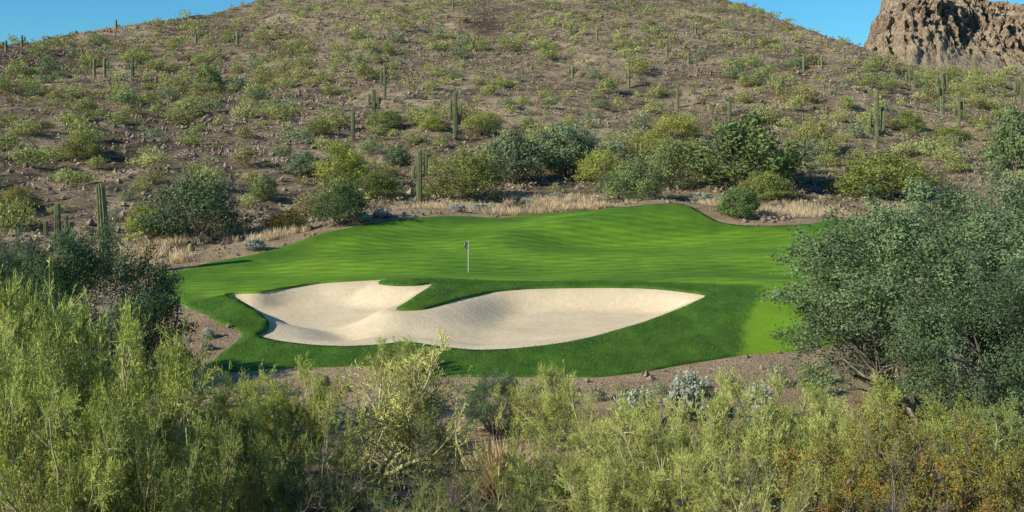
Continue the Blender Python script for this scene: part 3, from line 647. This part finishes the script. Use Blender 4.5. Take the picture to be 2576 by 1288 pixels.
for i in range(26): rock(1850+prng.uniform(0,150),546+prng.uniform(0,14),prng.uniform(.4,.9),'red-brown rock in the pile at the right back edge of the turf','rocks piled at the turf edge')
for i in range(14):
    ur=830+prng.uniform(0,330); rock(ur,float(np.interp(ur,[830,930,1010,1160],[576,553,545,538]))-prng.uniform(0,8),prng.uniform(.4,.8),'grey rock along the back left edge of the green','rocks along the back left turf edge')
rock(815,968,1.,'dark boulder on the bank below the left half of the bunker')
for i in range(6): rock(1110+prng.uniform(0,150),1230+prng.uniform(0,50),prng.uniform(.3,.6),'shaded boulder in the wash at the bottom middle','boulders in the wash')
# ------------------------------------------------------------------ dry grass
def tuft_arr(P,S,seed,nb=26):
    rng=np.random.default_rng(seed); n=len(P); idx=np.repeat(np.arange(n),nb); s=S[idx]
    b=P[idx]+np.stack([rng.normal(0,.12,n*nb)*s,rng.normal(0,.12,n*nb)*s,np.full(n*nb,-.02)],1)
    Dr=nrm(np.stack([rng.normal(0,.4,n*nb),rng.normal(0,.4,n*nb),np.ones(n*nb)],1))
    V,f=leaves(rng,b,Dr,s*rng.uniform(.5,1.1,n*nb),s*.026*rng.uniform(.6,1.4,n*nb))
    return V,f,np.clip(np.repeat(rng.uniform(0,.6,n),nb)+rng.uniform(0,.4,n*nb),0,1)
rng=np.random.default_rng(9)
n=34000; ux=rng.uniform(300,2300,n); dx=rng.uniform(80,140,n); xg=(ux-CX)/F*dx; pdg=pdist(xg,dx,turfP)
k=(~inpoly(xg,dx,turfP))&(pdg>.5)&(pdg<11)&(rng.uniform(0,1,n)<1.3*sstep(.44,.62,fbm(xg/3.5,dx/3.5,3,91)))&(dx>np.interp(ux,*DF)-6)
P=np.stack([xg[k],dx[k],zb(xg[k],dx[k])],1); V,f,t=tuft_arr(P,rng.uniform(.3,.95,k.sum()),5,14)
tag(link('dry_grass',mkmesh('dry_grass',V,f,M['straw'],False,tone=t),color=(.76,.60,.36)),'tan dry grass along the back edge of the green','dry grass',kind='stuff')
for (u,D,h,l) in [(1255,33,1.6,'large tan clump of dry grass in the wash at the bottom middle'),(2050,52.5,.9,'tan tuft of dry grass at the turf edge left of the big mesquite'),(1170,36,.8,'small tan tuft left of the large dry grass clump')]:
    x=(u-CX)/F*D; V,f,t=tuft_arr(np.zeros((1,3)),np.array([h]),int(u),700)
    o=link('dry_grass_tuft',mkmesh('dry_grass_tuft',V,f,M['straw'],False,tone=t),loc=(x,D,float(zb(x,D))),color=(.72,.56,.31)); tag(o,l,'dry grass')
for i,(u,py,w,h) in enumerate([(1150,530,46,18),(1205,530,50,20),(1240,525,40,16),(905,556,55,24),(960,546,50,18),(1765,505,60,22),(1815,512,44,20),(640,628,50,30),(1400,500,40,18),(525,850,30,26),(520,880,34,22),(1330,512,40,16)]):
    x,D=hit(u,py); W=wpx(w,D); lab=('silvery low bush on the strip behind the green' if i not in (7,9,10) else ['silvery bush at the far left turf edge','','pale bush on the sand patch, upper of two','pale bush on the sand patch, lower of two'][i-7])
    plant('britt%d'%(i%2),'brittlebush',lab,'shrub',x,D,W,wpx(h,D),(.5,.52,.4),group='silvery bushes behind the green' if i not in (7,9,10) else None)
n=90000; xg=rng.uniform(-24,24,n); dg=rng.uniform(53,84,n)
k=inpoly(xg,dg,roughP)&inpoly(xg,dg,turfP)&~inpoly(xg,dg,bunkP); xg,dg=xg[k],dg[k]
db=pdist(xg,dg,bunkP); zg=zb(xg,dg)+lip(db,xg,dg)-.01
nn=len(xg); Dr=nrm(np.stack([rng.normal(0,.5,nn),rng.normal(0,.5,nn),np.ones(nn)],1))
V,f=leaves(rng,np.stack([xg,dg,zg],1),Dr,rng.uniform(.05,.11,nn),rng.uniform(.008,.018,nn))
tag(link('rough_grass',mkmesh('rough_grass',V,f,M['leaf'],False,tone=rng.uniform(0,1,nn)),color=(.11,.225,.022)),'longer dark green grass round the bunker','grass',kind='stuff')
# ------------------------------------------------------------------ flag
x,D=hit(1178,688); zf=float(zb(x,D))+.05; H=(688-606)/F*D
root=bpy.data.objects.new('golf_flag',None); col.objects.link(root); root.location=(x,D,zf); tag(root,'white golf pin with a limp black and white flag on the green','golf flag')
def cyl(name,r,z0,z1,mat,p,seg=12):
    a=np.array([[[0,0,z0],[0,0,(z0+z1)/2],[0,0,z1]]],float); V,f=tubes(a,r,r,seg); return link(name,mkmesh(name,V,f,mat,True),p)
cyl('pole',.02,-.1,H,M['white'],root)
cup=NT('dark_cup'); cup.b.inputs['Base Color'].default_value=(.02,.02,.02,1); 
a=np.linspace(0,2*np.pi,25)[:-1]; V=[(.055*math.cos(q),.055*math.sin(q),.012) for q in a]+[(0,0,.012)]
link('cup',mkmesh('cup',V,[[i,(i+1)%24,24] for i in range(24)],cup.m),root)
fm=NT('flag_cloth',.8); ck=fm.n('ShaderNodeTexChecker'); tc=fm.n('ShaderNodeTexCoord'); fm.l(tc.outputs['Object'],ck.inputs['Vector']); ck.inputs['Scale'].default_value=6
ck.inputs['Color1'].default_value=(.012,.012,.03,1); ck.inputs['Color2'].default_value=(.45,.45,.45,1); fm.out(ck.outputs['Color'])
ns,nz_=14,14; V=[]
for j in range(nz_):
    t=j/(nz_-1)
    for i in range(ns):
        s=i/(ns-1); w=.2+.08*math.sin(t*3.1)
        V.append((-.02-s*w*(1-.25*t)+.02*math.sin(t*7), .05*math.sin(s*12+t*2)*min(1,s*3), H-.03-t*.5-s*.13))
I=np.arange(ns*nz_).reshape(nz_,ns); link('flag',mkmesh('flag',V,np.stack([I[:-1,:-1],I[:-1,1:],I[1:,1:],I[1:,:-1]],-1).reshape(-1,4),fm.m,True),root)
# ------------------------------------------------------------------ butte
bu=np.arange(2040,3300,2.2); bt=np.linspace(0,1,260)
top=np.interp(bu,[2040,2150,2180,2195,2210,2225,2260,2350,2440,2485,2530,2576,2700,2900,3300],[170,150,108,60,35,-8,-40,-70,-40,-2,8,18,50,80,130])
botp=np.full(bu.shape,222.)
UU,TT=np.meshgrid(bu,bt); Db=430+150*TT
ztop=(HOR-top)/F*560; zbot=(HOR-botp)/F*430
cen=sstep(2620,2250,UU)
g=.55*TT+.45*(cen*sstep(.3,.65,TT+.3*(fbm(UU/50,TT*2,3,4)-.5))+(1-cen)*sstep(.3,.95,TT)); g=g/g[-1:]
Zb=zbot+(ztop-zbot)*g
Xb=(UU-CX)/F*Db
def terr(f,n): 
    q=f*n; i=np.floor(q); r=q-i; return (i+sstep(.32,.68,r))/n
cl=sstep(.22,.5,g+.25*(fbm(UU/30,TT*4,3,66)-.5))
rr1=1-np.abs(2*fbm(Xb/6+Db/50,Zb/16,4,21)-1)**.8; A=terr(fbm(Xb/14+Db/90,Zb/20,3,121),7); B=terr(fbm(Xb/3+Zb/9,Zb/5.5+Db/25,4,23),6); Cn=fbm(Xb/1.2,Zb/1.8+Db/9,4,29)
off=(A-.45)*10*cl+(rr1-.7)*6*cl+(B-.5)*5*(cl+.08)+(Cn-.5)*5*(cl+.18)
Yb=Db-off; Zb=Zb+(B-.5)*3*cl+(Cn-.5)*3*(cl+.15)+(fbm(Xb/1.8,Db*0,4,77)-.5)*8*cl; Xb=Xb+(terr(fbm(Zb/5,Db/20,3,8),6)-.5)*4*cl
m=NT('butte_rock'); n1=m.noise(.12,6,.7); n2=m.noise(.8,6,.75); n3=m.noise(.45,5,.7,None,(1,1,.5))
c=m.ramp(n1,[(.3,(.28,.185,.115)),(.48,(.50,.36,.23)),(.68,(.74,.58,.39))]); c=m.mix(1.,c,m.ramp(n2,[(.38,.5),(.58,1.12)]),'MULTIPLY')
c=m.mix(1.,c,m.ramp(n3,[(.42,.5),(.5,1.05)]),'MULTIPLY')
sc=m.ramp(n2,[(.4,(.34,.25,.155)),(.52,(.54,.42,.27)),(.6,(.38,.37,.17))]); c=m.mix(m.attr('scrub'),c,sc)
m.bump(m.math('ADD',n2,n3),1.,1.5); mb=m.out(c)
nr,nc=UU.shape
V=np.stack([Xb,Yb,Zb],-1).reshape(-1,3); V=np.concatenate([V,V[-nc:]+np.array([0,25,-50])])
I=np.arange((nr+1)*nc).reshape(nr+1,nc)
scr=np.append((1-cl).ravel()*(.35+.65*sstep(.3,.6,fbm(Xb/5,Yb/5,3,1)).ravel()),np.zeros(nc))
me=mkmesh('rocky_butte',V,np.stack([I[:-1,:-1],I[:-1,1:],I[1:,1:],I[1:,:-1]],-1).reshape(-1,4),mb,False,scrub=scr)
tag(link('rocky_butte',me),'craggy red-brown butte rising behind the right shoulder of the hill','butte',kind='structure')
# ------------------------------------------------------------------ light, sky, camera
EL=math.radians(29)
to_sun=Vector((-.88*math.cos(EL),-.475*math.cos(EL),math.sin(EL))).normalized()
sl=bpy.data.lights.new('sun','SUN'); sl.energy=5; sl.angle=math.radians(.5); sl.color=(1,.96,.85)
so=bpy.data.objects.new('sun',sl); col.objects.link(so); so.rotation_euler=to_sun.to_track_quat('Z','Y').to_euler()
w=bpy.data.worlds.new('World'); bpy.context.scene.world=w; w.use_nodes=True; t=w.node_tree; bg=t.nodes['Background']
sk=t.nodes.new('ShaderNodeTexSky'); sk.sky_type='NISHITA'; sk.sun_disc=False; sk.sun_elevation=EL; sk.sun_rotation=math.atan2(to_sun.x,to_sun.y)
sk.air_density=1.; sk.dust_density=.0; sk.ozone_density=3.; sk.altitude=900
mx=t.nodes.new('ShaderNodeMix'); mx.data_type='RGBA'; mx.blend_type='MULTIPLY'; mx.inputs[0].default_value=1; mx.inputs[7].default_value=(.38,.95,1.28,1)
t.links.new(sk.outputs[0],mx.inputs[6]); t.links.new(mx.outputs[2],bg.inputs[0]); bg.inputs[1].default_value=.095
cam=bpy.data.cameras.new('camera'); co=bpy.data.objects.new('camera',cam); col.objects.link(co); co.location=(0,0,0); co.rotation_euler=(math.radians(90),0,0)
cam.sensor_width=36; cam.lens=F/2576*36; cam.shift_y=-(644-HOR)/2576; cam.clip_end=6000; cam.clip_start=.1
sc_=bpy.context.scene; sc_.camera=co; sc_.view_settings.view_transform='Standard'; sc_.view_settings.look='None'; sc_.view_settings.exposure=0
